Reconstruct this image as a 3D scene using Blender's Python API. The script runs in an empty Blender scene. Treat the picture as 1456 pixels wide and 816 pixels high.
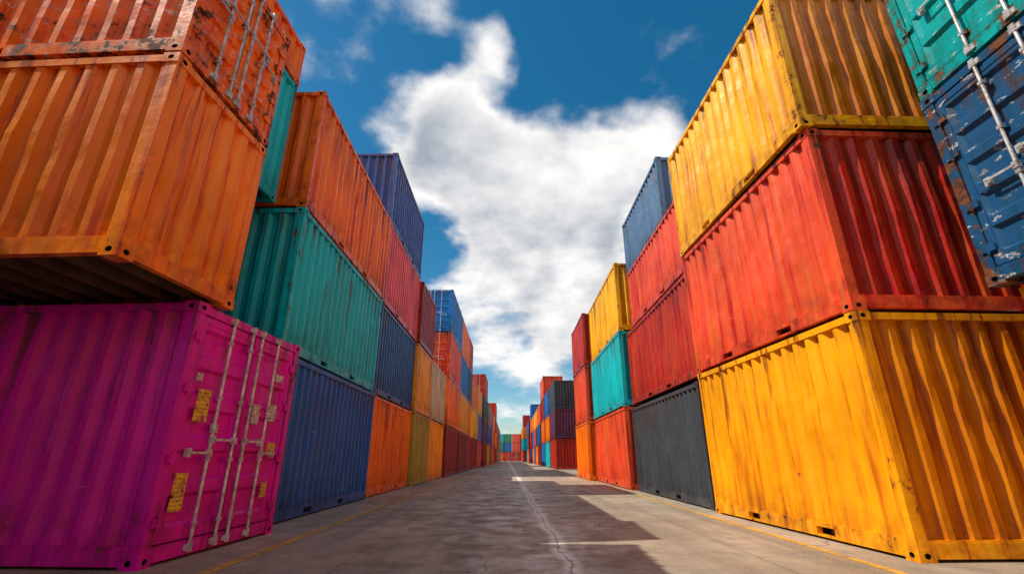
import bpy, math, random
from mathutils import Vector, noise as mnoise
random.seed(7)
scene = bpy.context.scene
R = math.radians

# ------------------------------------------------------------------ node helper
class NT:
    def __init__(s, tree):
        s.t = tree; s.n = tree.nodes; s.l = tree.links
    def node(s, typ, **kw):
        nd = s.n.new(typ)
        for k, v in kw.items(): setattr(nd, k, v)
        return nd
    def put(s, sock, v):
        if isinstance(v, bpy.types.NodeSocket): s.l.new(v, sock)
        else: sock.default_value = v
    def math(s, op, a, b=0.0, c=None, clamp=False):
        nd = s.node('ShaderNodeMath', operation=op, use_clamp=clamp)
        s.put(nd.inputs[0], a); s.put(nd.inputs[1], b)
        if c is not None: s.put(nd.inputs[2], c)
        return nd.outputs[0]
    def vmath(s, op, a, b=None, scale=None):
        nd = s.node('ShaderNodeVectorMath', operation=op)
        s.put(nd.inputs[0], a)
        if b is not None: s.put(nd.inputs[1], b)
        if scale is not None: s.put(nd.inputs['Scale'], scale)
        return nd.outputs['Value'] if op in ('DISTANCE', 'LENGTH', 'DOT_PRODUCT') else nd.outputs['Vector']
    def noise(s, vec, scale, detail=4, rough=0.55, color=False):
        nd = s.node('ShaderNodeTexNoise')
        s.put(nd.inputs['Vector'], vec); s.put(nd.inputs['Scale'], scale)
        nd.inputs['Detail'].default_value = detail; nd.inputs['Roughness'].default_value = rough
        return nd.outputs['Color'] if color else nd.outputs['Fac']
    def ramp(s, v, lo, hi, a=0.0, b=1.0, smooth=True):
        nd = s.node('ShaderNodeMapRange')
        nd.interpolation_type = 'SMOOTHSTEP' if smooth else 'LINEAR'
        s.put(nd.inputs['Value'], v); s.put(nd.inputs['From Min'], lo); s.put(nd.inputs['From Max'], hi)
        s.put(nd.inputs['To Min'], a); s.put(nd.inputs['To Max'], b)
        return nd.outputs['Result']
    def mix(s, f, a, b, mode='MIX'):
        nd = s.node('ShaderNodeMix', data_type='RGBA', blend_type=mode)
        s.put(nd.inputs[0], f); s.put(nd.inputs[6], a); s.put(nd.inputs[7], b)
        return nd.outputs[2]

def rgba(c): return (c[0], c[1], c[2], 1.0)

def new_mat(name):
    m = bpy.data.materials.new(name); m.use_nodes = True
    m.node_tree.nodes.clear()
    k = NT(m.node_tree)
    out = k.node('ShaderNodeOutputMaterial'); p = k.node('ShaderNodeBsdfPrincipled')
    k.l.new(p.outputs[0], out.inputs[0])
    return m, k, p

def paint_mat(name, rust, end_shade=False):
    m, k, p = new_mat(name)
    tc = k.node('ShaderNodeTexCoord').outputs['Object']
    oi = k.node('ShaderNodeObjectInfo')
    off = k.vmath('SCALE', (13.1, 7.7, 5.3), scale=k.math('MULTIPLY', oi.outputs['Random'], 9.0))
    co = k.vmath('ADD', tc, off)
    sep = k.node('ShaderNodeSeparateXYZ'); k.l.new(tc, sep.inputs[0]); zz = sep.outputs[2]
    wear = k.node('ShaderNodeAttribute', attribute_type='OBJECT', attribute_name='wear').outputs['Fac']
    base = oi.outputs['Color']
    if end_shade:
        shd = k.node('ShaderNodeAttribute', attribute_type='OBJECT', attribute_name='painted_end_shade').outputs['Fac']
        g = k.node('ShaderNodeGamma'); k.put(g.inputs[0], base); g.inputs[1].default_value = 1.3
        base = k.mix(shd, base, k.mix(1.0, g.outputs[0], rgba((.60, .47, .50)), 'MULTIPLY'))  # shade of the end faces put into their colour: darker, deeper hue
    st = k.noise(k.vmath('MULTIPLY', co, (8, 8, .45)), 1.0, 4, .64)
    big = k.noise(co, .8, 2, .5)
    med = k.noise(co, 4.0, 6, .68)
    hsv = k.node('ShaderNodeHueSaturation')
    k.put(hsv.inputs['Hue'], k.math('ADD', .5, k.math('MULTIPLY', k.math('SUBTRACT', .5, st), .06)))
    hsv.inputs['Saturation'].default_value = 1.0
    k.put(hsv.inputs['Value'], k.ramp(big, .3, .7, .86, 1.08)); k.put(hsv.inputs['Color'], base)
    c = hsv.outputs[0]
    dk = k.mix(1.0, c, rgba((.50, .33, .33)), 'MULTIPLY')
    c = k.mix(k.math('MULTIPLY', k.ramp(st, .49, .74), .9), c, dk)
    # faded runs: a little lighter version of the same paint
    c = k.mix(k.math('MULTIPLY', k.ramp(st, .45, .28), .35), c, k.mix(1.0, c, rgba((.03, .03, .03)), 'ADD'))
    # rusty runs below the top rail, grime above the bottom rail
    topm = k.math('MULTIPLY', k.ramp(zz, 1.0, 2.5), k.ramp(k.math('ADD', st, k.math('MULTIPLY', med, .3)), .65, .80))
    botm = k.math('MULTIPLY', k.ramp(zz, .80, .15), k.ramp(med, .36, .60))
    c = k.mix(k.math('MULTIPLY', topm, .65), c, rgba((.13, .045, .015)))
    c = k.mix(k.math('MULTIPLY', botm, .55), c, k.mix(1.0, c, rgba((.40, .32, .28)), 'MULTIPLY'))
    sc = k.noise(k.vmath('MULTIPLY', co, (5, 5, 12)), 1.0, 5, .72)
    over = k.math('MAXIMUM', k.math('SUBTRACT', wear, .7), 0.0)
    scm = k.ramp(k.math('ADD', k.math('ADD', sc, k.math('MULTIPLY', wear, .10)), k.math('MULTIPLY', over, .07)), .745, .757)
    c = k.mix(k.math('MULTIPLY', scm, .75), c, k.mix(k.ramp(med, .45, .5), rgba((.70, .66, .60)), rgba((.40, .30, .24))))
    rv = k.math('ADD', k.math('ADD', k.math('MULTIPLY', med, .75), k.math('MULTIPLY', st, .3)), k.math('MULTIPLY', wear, .12))
    rm = k.ramp(rv, .752 - rust, .79 - rust)
    rc = k.mix(k.ramp(sc, .35, .65), rgba((.045, .017, .010)), rgba((.20, .065, .02)))
    halo = k.ramp(rv, .68 - rust, .78 - rust)
    c = k.mix(k.math('MULTIPLY', halo, .4), c, k.mix(1.0, c, rgba((.5, .3, .25)), 'MULTIPLY'))
    c = k.mix(rm, c, rc)
    k.put(p.inputs['Base Color'], c)
    k.put(p.inputs['Roughness'], k.math('ADD', k.ramp(med, .3, .7, .30, .48), k.math('MULTIPLY', rm, .35)))
    p.inputs['Specular IOR Level'].default_value = .3
    bp = k.node('ShaderNodeBump'); bp.inputs['Strength'].default_value = .5; bp.inputs['Distance'].default_value = .03
    k.put(bp.inputs['Height'], k.noise(co, 2.6, 4, .55)); k.put(p.inputs['Normal'], bp.outputs[0])
    return m

def plain_mat(name, c1, c2, scale=6, rough=.7, metal=0.0):
    m, k, p = new_mat(name)
    tc = k.node('ShaderNodeTexCoord').outputs['Object']
    n = k.noise(tc, scale, 5, .65)
    k.put(p.inputs['Base Color'], k.mix(k.ramp(n, .35, .65), rgba(c1), rgba(c2)))
    k.put(p.inputs['Roughness'], k.ramp(n, .3, .7, rough - .12, rough + .12))
    p.inputs['Metallic'].default_value = metal
    return m

def label_mat(name, c):
    m, k, p = new_mat(name)
    tc = k.node('ShaderNodeTexCoord').outputs['Object']
    rows = k.noise(k.vmath('MULTIPLY', tc, (60, 60, 28)), 1.0, 1, .5)
    sep = k.node('ShaderNodeSeparateXYZ'); k.l.new(tc, sep.inputs[0])
    ln = k.math('GREATER_THAN', k.math('SINE', k.math('MULTIPLY', sep.outputs[2], 150.0)), .1)
    txt = k.math('MULTIPLY', k.math('GREATER_THAN', rows, .5), ln)
    wn = k.noise(tc, 9, 6, .75)
    cc = k.mix(k.math('MULTIPLY', txt, .65), rgba(c), rgba((.05, .03, .03)))
    cc = k.mix(k.math('MULTIPLY', k.ramp(wn, .45, .6), .6), cc, rgba((.30, .16, .08)))
    k.put(p.inputs['Base Color'], cc); p.inputs['Roughness'].default_value = .6
    k.put(p.inputs['Alpha'], k.ramp(k.noise(tc, 14, 5, .7), .60, .57))
    return m

M_PAINT = paint_mat('container_paint', .0)
M_FRAME = paint_mat('container_frame_paint', .085)
M_END_SHADED = paint_mat('container_end_paint_shaded', .01, True)  # end faces: same paint with shade built into the colour
M_DARK = plain_mat('dark_recess', (.012, .010, .009), (.03, .02, .015), 8, .85)
M_BAR = plain_mat('galvanised_steel', (.66, .66, .66), (.36, .31, .27), 14, .45, .35)
M_LABEL = label_mat('yellow_placard', (.85, .50, .02))
M_WHITE = label_mat('white_decal', (.7, .68, .62))
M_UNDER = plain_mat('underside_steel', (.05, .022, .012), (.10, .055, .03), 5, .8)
MATS = [M_PAINT, M_FRAME, M_DARK, M_BAR, M_LABEL, M_WHITE, M_UNDER, M_END_SHADED]
PAINT, FRAME, DARK, BAR, LABEL, WHITE, UNDER, END_SHADED = range(8)

# ------------------------------------------------------------------ mesh builder
Z = Vector((0, 0, 1))
class MB:
    def __init__(s): s.v = []; s.f = []; s.m = []
    def quad(s, a, b, c, d, m):
        i = len(s.v); s.v += [a, b, c, d]; s.f.append((i, i+1, i+2, i+3)); s.m.append(m)
class FaceFrame:
    def __init__(s, mb, O, sd, nd, w, pm=PAINT): s.mb = mb; s.O = Vector(O); s.s = Vector(sd); s.n = Vector(nd); s.w = w; s.pm = pm
    def P(s, a, z, n): return s.O + s.s*a + Z*z + s.n*n
    def box(s, s0, s1, z0, z1, n0, n1, m):
        i = len(s.mb.v)
        for n in (n0, n1):
            for (a, z) in ((s0, z0), (s1, z0), (s1, z1), (s0, z1)): s.mb.v.append(s.P(a, z, n))
        flip = s.s.cross(Z).dot(s.n) < 0
        for f in ((4,5,6,7),(3,2,1,0),(0,1,5,4),(1,2,6,5),(2,3,7,6),(3,0,4,7)):
            f = tuple(i+q for q in f)
            s.mb.f.append(tuple(reversed(f)) if flip else f); s.mb.m.append(m)
    def grid(s, pts, m, z0, z1, rows=1, amp=0.0, seed=0.0):
        i = len(s.mb.v); N = len(pts)
        for r in range(rows+1):
            t = r/rows; z = z0+(z1-z0)*t
            for j, (a, n) in enumerate(pts):
                d = 0.0
                if amp:
                    e = math.sin(math.pi*t)*min(1, 6*j/N, 6*(N-1-j)/N)
                    q = Vector((a*1.1+seed, z*1.0, seed*1.7))
                    d = amp*e*(mnoise.noise(q)*1.2 + .6*mnoise.noise(q*3.3))
                s.mb.v.append(s.P(a, z, n+d))
        flip = s.s.cross(Z).dot(s.n) < 0
        for r in range(rows):
            for j in range(N-1):
                f = (i+r*N+j, i+r*N+j+1, i+(r+1)*N+j+1, i+(r+1)*N+j)
                s.mb.f.append(tuple(reversed(f)) if flip else f); s.mb.m.append(m)
    def cyl(s, a, z0, z1, n, r, m, k=8):
        i = len(s.mb.v)
        for z in (z0, z1):
            for q in range(k):
                t = 2*math.pi*q/k; s.mb.v.append(s.P(a+r*math.cos(t), z, n+r*math.sin(t)))
        for q in range(k):
            s.mb.f.append((i+q, i+(q+1) % k, i+k+(q+1) % k, i+k+q)); s.mb.m.append(m)
        s.mb.f.append(tuple(i+k+q for q in range(k))); s.mb.m.append(m)

def wall_corr(F, h, detail, seed, pockets):
    w = F.w; a0, a1 = .13, w-.13; z0, z1 = .175, h-.105
    n = max(3, round((a1-a0)/.275)); p = (a1-a0)/n
    o, i_ = -.018, -.074
    pts = [(a0, o)]
    for q in range(n):
        b = a0+q*p
        pts += [(b+.14*p, o), (b+.36*p, i_), (b+.64*p, i_), (b+.86*p, o)]
    pts.append((a1, o))
    F.grid(pts, F.pm, z0, z1, rows=12 if detail > 1 else (4 if detail else 1), amp=.030 if detail > 1 else (.018 if detail else 0), seed=seed)
    F.box(a0, a1, h-.105, h-.022, -.085, -.006, FRAME)
    if pockets and w > 3.9:
        c = w/2
        for (b0, b1) in [(a0, c-1.02), (c-.68, c+.68), (c+1.02, a1)]: F.box(b0, b1, .03, .175, -.085, -.006, FRAME)
        for (b0, b1) in ((c-1.02, c-.68), (c+.68, c+1.02)):
            F.box(b0, b1, .145, .175, -.085, -.008, FRAME); F.box(b0, b1, .03, .055, -.085, -.008, FRAME)
            F.box(b0, b1, .055, .145, -.5, -.16, DARK)
    else:
        F.box(a0, a1, .03, .175, -.085, -.006, FRAME)
    F.box(a0, a1, .175, .195, -.085, -.012, FRAME)

def wall_door(F, h, detail, seed, labels):
    w = F.w
    F.box(.13, w-.13, h-.115, h-.022, -.10, -.010, FRAME)
    F.box(.13, w-.13, .03, .17, -.10, -.010, FRAME)
    F.box(.13, w-.13, .17, h-.115, -.12, -.085, DARK)
    z0, z1 = .185, h-.128
    for L in (0, 1):
        a0 = .14 if L == 0 else w/2+.008
        a1 = w/2-.008 if L == 0 else w-.14
        b = .075
        F.box(a0, a0+b, z0, z1, -.08, -.022, PAINT); F.box(a1-b, a1, z0, z1, -.08, -.022, PAINT)
        F.box(a0+b, a1-b, z0, z0+b, -.08, -.022, PAINT); F.box(a0+b, a1-b, z1-b, z1, -.08, -.022, PAINT)
        zz0, zz1 = z0+b, z1-b; n = 5; p = (zz1-zz0)/n
        prof = [(zz0, -.03)]
        for q in range(n):
            t = zz0+q*p
            prof += [(t+.14*p, -.03), (t+.22*p, -.068), (t+.78*p, -.068), (t+.86*p, -.03)]
        prof.append((zz1, -.03))
        s0, s1 = a0+b, a1-b; e = .045
        for j in range(len(prof)-1):
            (za, na), (zb, nb) = prof[j], prof[j+1]
            F.mb.quad(F.P(s0+e, za, na), F.P(s1-e, za, na), F.P(s1-e, zb, nb), F.P(s0+e, zb, nb), PAINT)
            F.mb.quad(F.P(s0, za, -.03), F.P(s0+e, za, na), F.P(s0+e, zb, nb), F.P(s0, zb, -.03), PAINT)
            F.mb.quad(F.P(s1-e, za, na), F.P(s1, za, -.03), F.P(s1, zb, -.03), F.P(s1-e, zb, nb), PAINT)
        F.box(a0-.006, a0, z0, z1, -.06, -.026, DARK); F.box(a1, a1+.006, z0, z1, -.06, -.026, DARK)
        lw = a1-a0
        fr = (.50, .90) if L == 0 else (.10, .50)
        for bi, f in enumerate(fr):
            a = a0+lw*f
            F.cyl(a, .07, h-.06, .014, .0165, BAR)
            for zc in (.32, .95, h*.62, h-.34):
                F.box(a-.045, a+.045, zc-.03, zc+.03, -.024, .002, FRAME)
                F.box(a-.024, a+.024, zc-.018, zc+.018, .002, .034, BAR)
            for zc in (.10, h-.075):
                F.box(a-.055, a+.055, zc-.03, zc+.03, -.010, .010, BAR)
                F.box(a-.026, a+.026, zc-.045, zc+.045, .010, .034, BAR)
            sg = 1 if (L == 0) else -1
            zc = (1.02 if bi == 0 else 1.16) if L == 0 else (1.16 if bi == 0 else 1.02)
            hb = a - sg*.36 if (bi == (1 if L == 0 else 0)) else a - sg*.30
            F.box(min(a, hb), max(a, hb), zc-.012, zc+.012, .034, .046, BAR)
            F.box(a-.026, a+.026, zc-.035, zc+.035, -.006, .040, BAR)
            F.box(hb-.032, hb+.032, zc-.045, zc+.045, -.024, .014, BAR)
        for zc in (.38, h*.37, h*.64, h-.38):
            ho = .135 if L == 0 else w-.135
            F.box(ho-.075, ho+.075, zc-.04, zc+.04, -.006, .010, FRAME)
            F.cyl(ho, zc-.065, zc+.065, .008, .014, FRAME, 6)
    if labels:
        F.box(.32, .53, 1.34, 1.68, -.027, -.0175, LABEL)
        F.box(.26, .44, .46, .82, -.027, -.0175, LABEL)
        F.box(.24, .33, 1.76, 1.84, -.027, -.0175, WHITE)
        F.box(w/2+.56, w/2+.78, 1.44, 1.66, -.027, -.0175, WHITE)
        F.box(w/2+.22, w/2+.38, 1.38, 1.62, -.027, -.0175, WHITE)
        F.box(w/2+.62, w/2+.82, 1.98, 2.08, -.027, -.0175, WHITE)
        F.box(.64, .76, 1.24, 1.33, -.027, -.0175, WHITE)
        F.box(w-.45, w-.25, 1.00, 1.16, -.027, -.0175, LABEL)
        F.box(w-.44, w-.30, .48, .66, -.027, -.0175, LABEL)

def casting(F, a0, a1, z0, z1):
    ca, cz = (a0+a1)/2, (z0+z1)/2
    hw, hh = .034, .028; q = 8
    outer = [F.P(a, z, 0) for a, z in [(a1, cz), (a1, z1), (ca, z1), (a0, z1), (a0, cz), (a0, z0), (ca, z0), (a1, z0)]]
    ring_i = []; ring_b = []
    for j in range(q):
        t = 2*math.pi*j/q
        ring_i.append(F.P(ca+hw*math.cos(t), cz+hh*math.sin(t), 0)); ring_b.append(F.P(ca+hw*math.cos(t), cz+hh*math.sin(t), -.045))
    for j in range(q):
        k2 = (j+1) % q
        F.mb.quad(outer[j], outer[k2], ring_i[k2], ring_i[j], FRAME)
        F.mb.quad(ring_i[j], ring_i[k2], ring_b[k2], ring_b[j], DARK)
    i = len(F.mb.v); F.mb.v += ring_b; F.mb.f.append(tuple(range(i, i+q))); F.mb.m.append(DARK)

MESHES = {}
def container_mesh(dx, dy, h, side, doors, detail, labels, seed):
    key = (round(dx, 3), round(dy, 3), round(h, 3), side, doors, detail, labels, seed if detail else 0)
    if key in MESHES: return MESHES[key]
    mb = MB()
    x0, x1 = (-dx, 0.0) if side == 'L' else (0.0, dx)
    Fs = {'-Y': FaceFrame(mb, (x0, 0, 0), (1, 0, 0), (0, -1, 0), dx, END_SHADED),
          '+Y': FaceFrame(mb, (x0, dy, 0), (1, 0, 0), (0, 1, 0), dx, END_SHADED),
          '-X': FaceFrame(mb, (x0, 0, 0), (0, 1, 0), (-1, 0, 0), dy),
          '+X': FaceFrame(mb, (x1, 0, 0), (0, 1, 0), (1, 0, 0), dy)}
    for nm, F in Fs.items():
        if nm in doors: wall_door(F, h, detail, seed, labels)
        else: wall_corr(F, h, detail, seed+len(nm)+ord(nm[1])+ (3 if nm[0] == '+' else 0), True)
    G = Fs['-Y']
    for a0, a1 in ((.008, .13), (dx-.13, dx-.008)):
        for b0, b1 in ((.008, .13), (dy-.13, dy-.008)):
            G.box(a0, a1, .118, h-.118, -b1, -b0, FRAME)
    cs = .175
    for zi, (z0, z1) in enumerate(((0, .118), (h-.118, h))):
        for a0, a1 in ((0, cs), (dx-cs, dx)):
            for b0, b1 in ((0, cs), (dy-cs, dy)):
                ea0 = a0+.003 ; ea1 = a1-.003
                for zz in ((z0, z0+.012), (z1-.012, z1)):
                    G.box(ea0, ea1, zz[0], zz[1], -b1+.003, -b0-.003, FRAME)
                if a0 == 0: G.box(cs-.012, cs-.001, z0, z1, -b1+.001, -b0-.001, FRAME)
                else: G.box(a0+.001, a0+.012, z0, z1, -b1+.001, -b0-.001, FRAME)
                if b0 == 0: G.box(ea0, ea1, z0+.001, z1-.001, -cs+.001, -cs+.012, FRAME)
                else: G.box(ea0, ea1, z0+.001, z1-.001, -b0-.012, -b0-.001, FRAME)
        for nm, F in Fs.items():
            casting(F, 0, cs, z0, z1); casting(F, F.w-cs, F.w, z0, z1)
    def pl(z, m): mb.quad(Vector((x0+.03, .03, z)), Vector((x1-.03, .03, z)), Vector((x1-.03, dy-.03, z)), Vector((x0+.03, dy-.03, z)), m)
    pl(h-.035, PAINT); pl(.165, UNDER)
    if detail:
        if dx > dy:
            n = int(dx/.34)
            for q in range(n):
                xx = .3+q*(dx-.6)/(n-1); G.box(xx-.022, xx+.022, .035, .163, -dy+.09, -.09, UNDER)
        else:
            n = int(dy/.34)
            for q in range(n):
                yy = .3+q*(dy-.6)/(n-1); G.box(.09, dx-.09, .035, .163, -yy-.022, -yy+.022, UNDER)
    me = bpy.data.meshes.new('container_mesh')
    me.from_pydata([tuple(v) for v in mb.v], [], mb.f)
    for m in MATS: me.materials.append(m)
    me.polygons.foreach_set('material_index', mb.m)
    me.update(); MESHES[key] = me
    return me

SEED = [0]
def container(side, x, y, z0, z1, dy, col, dx=2.44, rot=0.0, doors=(), detail=0, labels=False, wear=0.3, end_shade=.35):
    SEED[0] += 1
    me = container_mesh(dx, dy, z1-z0, side, tuple(doors), detail, labels, SEED[0] % 23)
    ob = bpy.data.objects.new('shipping_container', me)
    scene.collection.objects.link(ob)
    ob.location = (x, y, z0); ob.rotation_euler = (0, 0, R(rot))
    v = 1+random.uniform(-.06, .06)
    ob.color = (min(1, col[0]*v), min(1, col[1]*v), min(1, col[2]*v), 1)
    ob['wear'] = float(wear); ob['painted_end_shade'] = float(end_shade)
    return ob

C = dict(orange=(1.0, .18, .004), orange2=(1.0, .25, .005), yellow=(1.0, .46, .003), amber=(1.0, .37, .003), teal=(.0, .54, .58),
         navy=(.0, .13, .46), blue=(.005, .19, .54), magenta=(.74, .0, .42), red=(.50, .032, .016), redor=(.85, .09, .03),
         maroon=(.30, .018, .016), gray=(.055, .07, .085), bluegray=(.10, .20, .35), purple=(.05, .10, .34), pink=(.85, .09, .10),
         olive=(.45, .35, .03), cream=(.60, .50, .29), plum=(.13, .04, .09), green=(.03, .28, .14), dblue=(.008, .11, .30))
H = 2.6; G_ = .012
def stack(side, x, y, dy, cols, detail=0, wear=.35, doors=None, jit=.03, rot=0.0, **kw):
    for i, c in enumerate(cols):
        if c is None: continue
        d = ()
        if doors and i in doors: d = doors[i]
        container(side, x+random.uniform(-jit, jit), y+random.uniform(-jit, jit)*.6, i*H, i*H+H-G_, dy, C[c], doors=d, detail=detail,
                  wear=wear+random.uniform(-.15, .25), rot=rot+random.uniform(-.25, .25)*(jit > 0), **kw)

# ---------------- left side
container('L', -3.42, 4.85, 0, 2.59, 2.30, C['magenta'], dx=6.06, rot=-3.2, doors=('+X',), detail=2, labels=True, wear=.5, end_shade=.1)
container('L', -3.42, 3.68, 2.615, 4.90, 1.64, C['orange2'], dx=6.06, rot=-3.0, detail=2, wear=.3, end_shade=.0)
container('L', -3.42, 3.68, 4.925, 6.85, 1.64, C['orange'], dx=6.06, rot=-3.0, doors=('+X',), detail=2, wear=1.25, end_shade=.0)
container('L', -4.9, 5.44, 2.60, 5.19, 1.80, C['navy'], dx=4.2, rot=-3.0)  # hidden container, added to block sunlight through the gap above the magenta one
container('L', -4.30, 5.41, 5.20, 7.79, 1.83, C['teal'], dx=4.9, rot=-3.0)
container('L', -4.28, 5.41, 7.80, 8.75, 1.83, C['orange'], dx=4.9, rot=-3.0)
container('L', -3.66, 7.37, 0, 2.588, 5.35, C['navy'], detail=2, wear=.3)
container('L', -3.70, 7.35, 2.6, 5.188, 5.30, C['teal'], detail=2, wear=.5)
container('L', -3.70, 7.35, 5.2, 7.80, 5.40, C['orange'], detail=2, wear=.5)
stack('L', -3.72, 12.9, 5.0, ['orange', 'dblue', 'pink', 'purple'], detail=1)
stack('L', -3.62, 18.0, 3.4, ['olive', 'amber', 'maroon'], detail=1)
stack('L', -3.62, 21.5, 4.5, ['amber', 'cream'], detail=1)
stack('L', -3.5, 26.2, 6.06, ['maroon', 'orange', 'redor', 'blue'], detail=1, doors={2: ('-Y',), 3: ('-Y',)})
stack('L', -3.5, 32.35, 6.06, ['maroon', 'amber', 'blue', 'orange'])
stack('L', -3.5, 38.5, 3.0, ['red', 'orange', 'gray', 'red'])
pal = ['orange', 'orange2', 'yellow', 'teal', 'navy', 'blue', 'red', 'redor', 'maroon', 'gray', 'purple', 'pink', 'green', 'red', 'orange']
def rc(n): return [random.choice(pal) for _ in range(n)]
stack('L', -3.45, 42.5, 6.06, ['maroon', 'yellow', 'orange'])
stack('L', -3.4, 48.9, 6.06, ['redor', 'blue', 'amber'])
stack('L', -3.2, 56, 6.06, ['maroon', 'plum', 'gray', 'red'], doors={3: ('-Y',)})
for q, y in enumerate((62.4, 68.6, 74.8, 81)): stack('L', -3.1, y, 6.06, rc(3))
stack('L', -2.95, 87.4, 6.06, ['red', 'yellow', 'red', 'red'])
for y in (94, 101, 108, 115, 122, 129): stack('L', -2.6-.005*y, y, 6.06, rc(3))
# (viewer's left, behind) unseen rows, added to shade the foreground and block sun
stack('L', -3.4, -4.35, 6.06, ['blue', 'orange', 'red']); stack('L', -3.5, -10.5, 6.06, ['yellow', 'teal', 'maroon'])
stack('L', -9.9, -2.0, 6.06, ['red', 'blue', 'orange', 'teal']); stack('L', -9.9, 4.2, 6.06, ['red', 'navy', 'orange', 'maroon'])
# ---------------- right side
container('R', 5.16, 2.02, 0, 2.588, 2.44, C['amber'], dx=6.06, doors=('-X',), detail=1)
container('R', 4.90, 2.06, 2.61, 4.97, 2.44, (.012, .09, .21), dx=6.06, doors=('-X',), detail=2, wear=1.1)
container('R', 4.92, 2.06, 4.99, 7.6, 2.44, (.0, .42, .40), dx=6.06, doors=('-X',), detail=2, wear=1.0)
container('R', 4.0, 5.2, 0, 2.588, 4.42, (1.0, .40, .004), rot=2.4, detail=2, wear=.4, end_shade=.8)
container('R', 4.0, 5.22, 2.6, 5.188, 4.42, C['redor'], rot=2.4, detail=2, wear=.5, end_shade=1.0)
container('R', 3.92, 5.18, 5.2, 7.79, 4.44, C['yellow'], rot=1.6, detail=2, wear=.5, end_shade=1.0)
container('R', 3.93, 9.98, 0, 2.50, 5.80, C['gray'], detail=2, wear=.4)
container('R', 4.02, 10.0, 2.6, 5.03, 5.9, C['red'], detail=1, wear=.7)
container('R', 4.02, 10.0, 5.045, 7.0, 5.2, C['redor'], detail=1, wear=.6)
container('R', 4.12, 11.3, 7.015, 9.1, 4.3, C['bluegray'], detail=1, wear=.4)
stack('R', 3.78, 16.0, 6.1, ['redor', 'teal', 'yellow'], detail=1)
stack('R', 3.5, 22.45, 4.3, ['orange', 'redor', 'red'], detail=1)
stack('R', 3.9, 44, 6.06, ['red', 'plum', 'gray'])
stack('R', 3.85, 50.4, 6.06, ['teal', 'orange', 'navy'])
stack('R', 3.8, 57.5, 6.06, ['blue', 'orange', 'maroon', 'redor'])
for y in (64.0, 70.4, 76.7, 83.0): stack('R', 3.7, y, 6.06, rc(3))
stack('R', 3.55, 89.5, 6.06, rc(3)+['blue'])
for y in (96, 102.3): stack('R', 3.3, y, 6.06, rc(3))
stack('R', 2.6, 114, 6.06, rc(3)+['red'])
for y in (121, 128): stack('R', 2.5, y, 6.06, rc(3))
stack('R', 4.6, -4.6, 6.06, ['orange', 'yellow', 'red']); stack('R', 4.6, -10.9, 6.06, ['teal', 'red', 'yellow'])  # unseen stacks behind the viewer, added for bounce light
far = ['red', 'blue', 'teal', 'maroon', 'redor', 'navy', 'red', 'green']
for q in range(-19, 20): stack('R', q*2.5, 150, 6.06, [random.choice(far) for _ in range(3)], dx=2.44, doors={0: ('-Y',), 1: ('-Y',), 2: ('-Y',)})
for y in range(14, 130, 7):
    stack('L', -6.6, y, 6.06, rc(3)); stack('R', 7.0, y, 6.06, rc(3))

# ------------------------------------------------------------------ ground
def sheet(name, x0, x1, y0, y1, z, mat):
    me = bpy.data.meshes.new(name)
    me.from_pydata([(x0, y0, z), (x1, y0, z), (x1, y1, z), (x0, y1, z)], [], [(0, 1, 2, 3)])
    me.materials.append(mat); o = bpy.data.objects.new(name, me); scene.collection.objects.link(o); return o

m, k, p = new_mat('worn_concrete')
tc = k.node('ShaderNodeTexCoord').outputs['Object']
sep = k.node('ShaderNodeSeparateXYZ'); k.l.new(tc, sep.inputs[0]); X, Y = sep.outputs[0], sep.outputs[1]
n1 = k.noise(tc, .35, 5, .62); n2 = k.noise(tc, 2.2, 7, .68); n3 = k.noise(tc, 30, 5, .7)
trk = k.noise(k.vmath('MULTIPLY', tc, (1.6, .09, 1)), 1.0, 5, .6)
c = k.mix(k.ramp(n1, .34, .64), rgba((.25, .20, .14)), rgba((.45, .37, .28)))
c = k.mix(k.math('MULTIPLY', k.ramp(n2, .40, .68), .7), c, rgba((.15, .11, .075)))
c = k.mix(k.math('MULTIPLY', k.ramp(trk, .46, .66), .65), c, rgba((.11, .088, .066)))
c = k.mix(k.math('MULTIPLY', k.ramp(n3, .3, .75), .35), c, rgba((.48, .41, .32)))
c = k.mix(k.math('MULTIPLY', k.ramp(n3, .60, .72), .5), c, rgba((.07, .058, .045)))
wob = k.math('MULTIPLY', k.math('SUBTRACT', n3, .5), .05)
jy = k.math('ABSOLUTE', k.math('SUBTRACT', k.math('FRACT', k.math('MULTIPLY', k.math('ADD', Y, wob), 1/4.6)), .5))
jx = k.math('ABSOLUTE', k.math('SUBTRACT', k.math('FRACT', k.math('MULTIPLY', k.math('ADD', k.math('ADD', X, 1.65), wob), 1/4.2)), .5))
jm = k.math('MAXIMUM', k.ramp(jy, .4978, .4990), k.ramp(jx, .4973, .4990))
c = k.mix(k.math('MULTIPLY', jm, .6), c, rgba((.05, .04, .03)))
wv = k.vmath('ADD', tc, k.vmath('SCALE', k.noise(tc, 1.1, 5, .65, True), scale=1.0))
vo = k.node('ShaderNodeTexVoronoi', feature='DISTANCE_TO_EDGE'); k.put(vo.inputs['Vector'], wv); vo.inputs['Scale'].default_value = .42
cr = k.math('MULTIPLY', k.ramp(vo.outputs['Distance'], .010, .003), k.ramp(n1, .46, .58))
c = k.mix(k.math('MULTIPLY', cr, .6), c, rgba((.06, .05, .04)))
lx = k.math('ADD', k.math('SUBTRACT', X, k.math('ADD', .62, k.math('MULTIPLY', Y, -.012))), k.math('MULTIPLY', k.math('SUBTRACT', k.noise(k.vmath('MULTIPLY', tc, (.01, 1, 1)), .8, 5, .6), .5), .3))
la = k.math('ABSOLUTE', lx)
seam = k.math('MULTIPLY', k.ramp(la, .14, .03), k.ramp(k.noise(tc, 7, 6, .75), .38, .52))
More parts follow.
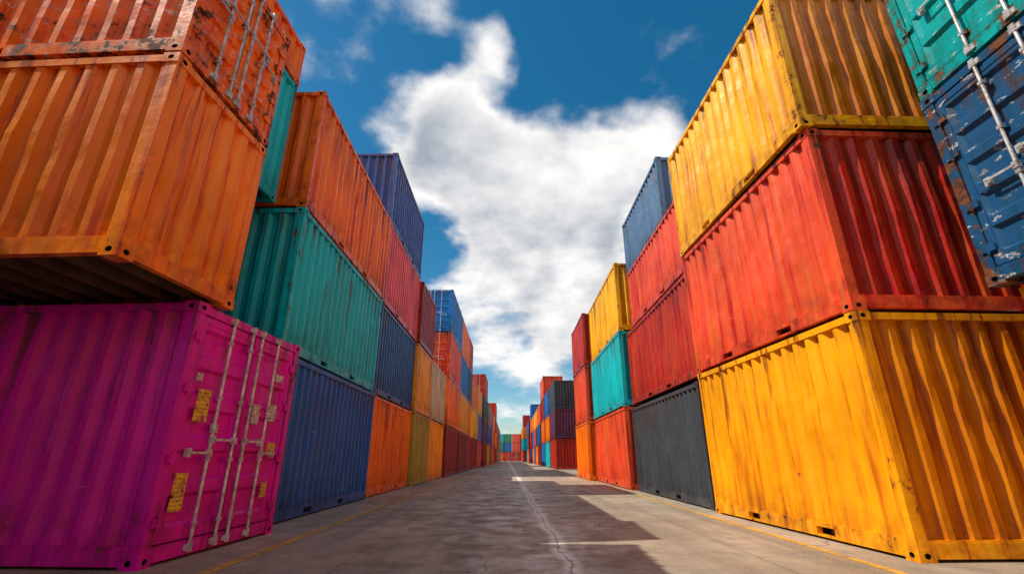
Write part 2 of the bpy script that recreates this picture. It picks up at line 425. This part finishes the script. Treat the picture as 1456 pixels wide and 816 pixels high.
patch = k.math('MULTIPLY', k.ramp(la, .80, .1), k.ramp(k.noise(tc, 1.5, 7, .72), .49, .57))
c = k.mix(k.math('MULTIPLY', patch, .65), c, rgba((.62, .58, .52)))
c = k.mix(k.math('MULTIPLY', seam, .9), c, rgba((.82, .80, .74)))
c = k.mix(k.math('MULTIPLY', k.ramp(la, .016, .008), .5), c, rgba((.06, .05, .04)))
k.put(p.inputs['Base Color'], c)
k.put(p.inputs['Roughness'], k.ramp(n2, .35, .65, .42, .85))
bp = k.node('ShaderNodeBump'); bp.inputs['Strength'].default_value = .6; bp.inputs['Distance'].default_value = .012
k.put(bp.inputs['Height'], k.math('ADD', n3, k.math('MULTIPLY', n2, 1.5))); k.put(p.inputs['Normal'], bp.outputs[0])
sheet('concrete_yard_ground', -900, 900, -400, 1600, 0, m)

m, k, p = new_mat('worn_yellow_line')
tc = k.node('ShaderNodeTexCoord').outputs['Object']
k.put(p.inputs['Base Color'], k.mix(k.ramp(k.noise(tc, 3, 4, .6), .3, .7), rgba((.75, .38, .03)), rgba((.50, .28, .06))))
p.inputs['Roughness'].default_value = .75
k.put(p.inputs['Alpha'], k.ramp(k.noise(tc, 9, 6, .72), .38, .50, .05, .9))
sheet('yellow_road_marking', -2.80, -2.69, 1.0, 140, .004, m)
sheet('yellow_road_marking', 3.42, 3.53, 1.0, 140, .004, m)

# ------------------------------------------------------------------ sun + sky
sd = Vector((-.565, -.11, .80)).normalized()
sl = bpy.data.lights.new('sun', 'SUN'); sl.energy = 5.0; sl.angle = R(.5); sl.color = (1.0, .92, .78)
so = bpy.data.objects.new('sun', sl); scene.collection.objects.link(so); so.location = sd*60
so.rotation_euler = (-sd).to_track_quat('-Z', 'Y').to_euler()

w = bpy.data.worlds.new('World'); scene.world = w; w.use_nodes = True
w.node_tree.nodes.clear(); k = NT(w.node_tree)
out = k.node('ShaderNodeOutputWorld')
sky = k.node('ShaderNodeTexSky', sky_type='NISHITA'); sky.sun_disc = False
sky.sun_elevation = math.asin(sd.z); sky.sun_rotation = math.atan2(sd.x, sd.y) % (2*math.pi)
sky.altitude = 300; sky.air_density = 1.0; sky.dust_density = .5; sky.ozone_density = 1.6
hs = k.node('ShaderNodeHueSaturation'); hs.inputs['Saturation'].default_value = 1.42; hs.inputs['Hue'].default_value = .484
k.l.new(sky.outputs[0], hs.inputs['Color'])
bg = k.node('ShaderNodeBackground'); k.l.new(hs.outputs[0], bg.inputs[0]); bg.inputs[1].default_value = .12
d = k.node('ShaderNodeTexCoord').outputs['Generated']
sp = k.node('ShaderNodeSeparateXYZ'); k.l.new(d, sp.inputs[0])
zc = k.math('MAXIMUM', sp.outputs[2], 0.0)
q = k.vmath('SCALE', d, scale=k.math('DIVIDE', 1.0, k.math('ADD', zc, .35)))
wn = k.noise(q, 2.8, 4, .6, True)
dw = k.vmath('ADD', d, k.vmath('SCALE', k.vmath('SUBTRACT', wn, (.5, .5, .5)), scale=.24))
blobs = [(-.50, 1.30, .07, .5), (-.26, 1.26, .08, .5), (-.08, 1.06, .08, .6), (-.15, .88, .11, .8), (-.34, .84, .09, .5), (-.06, .72, .16, 1.0), (-.20, .69, .11, .8),
         (.09, .57, .20, 1.1), (-.04, .50, .15, 1.0), (.22, .70, .12, .85), (.37, .72, .10, .85), (.12, .42, .17, 1.0), (.17, .33, .15, 1.0),
         (-.07, .30, .12, .8), (.05, .18, .13, .6), (-1.6, .5, .3, .8), (1.8, .7, .35, .8)]
tot = None
for (a, b, r, wt) in blobs:
    cvec = Vector((a, 1, b)).normalized()
    t = k.math('MULTIPLY', k.ramp(k.vmath('DISTANCE', dw, tuple(cvec)), r*1.25, 0.0), wt)
    tot = t if tot is None else k.math('ADD', tot, t)
back = k.math('MULTIPLY', k.ramp(sp.outputs[1], -.05, -.5), .7)  # extra cloud cover out of view behind the camera, added as fill light
tot = k.math('MINIMUM', k.math('ADD', tot, back), 1.1)
det = k.noise(q, 3.6, 8, .58)
det2 = k.noise(k.vmath('ADD', q, (.06, .02, .09)), 3.6, 5, .58)
low = k.math('MULTIPLY', k.ramp(sp.outputs[2], .30, .04), .25)
dens = k.math('ADD', k.math('ADD', tot, low), k.math('MULTIPLY', k.math('SUBTRACT', det, .5), 2.1))
cov = k.ramp(dens, .16, .82)
shade = k.math('ADD', k.math('MULTIPLY', k.math('SUBTRACT', det, det2), 2.2), .86)
thick = k.ramp(dens, .7, 1.4)
shade = k.math('SUBTRACT', shade, k.math('MULTIPLY', thick, k.ramp(k.noise(q, 2.0, 3, .55), .42, .62, .0, .55)), clamp=True)
ccol = k.mix(shade, rgba((.25, .31, .39)), rgba((.98, .95, .92)))
bc = k.node('ShaderNodeBackground'); k.l.new(ccol, bc.inputs[0]); bc.inputs[1].default_value = 1.1
mx = k.node('ShaderNodeMixShader'); k.put(mx.inputs[0], k.math('MULTIPLY', cov, .96)); k.l.new(bg.outputs[0], mx.inputs[1]); k.l.new(bc.outputs[0], mx.inputs[2])
k.l.new(mx.outputs[0], out.inputs[0])

# ------------------------------------------------------------------ camera
cam = bpy.data.cameras.new('camera'); co = bpy.data.objects.new('camera', cam); scene.collection.objects.link(co)
co.location = (0, 0, .97); co.rotation_euler = (R(90+20.1), 0, 0)
cam.sensor_width = 36; cam.lens = 36*662/1456; cam.clip_start = .05; cam.clip_end = 4000
scene.camera = co
scene.view_settings.view_transform = 'Standard'; scene.view_settings.look = 'None'; scene.view_settings.exposure = 0
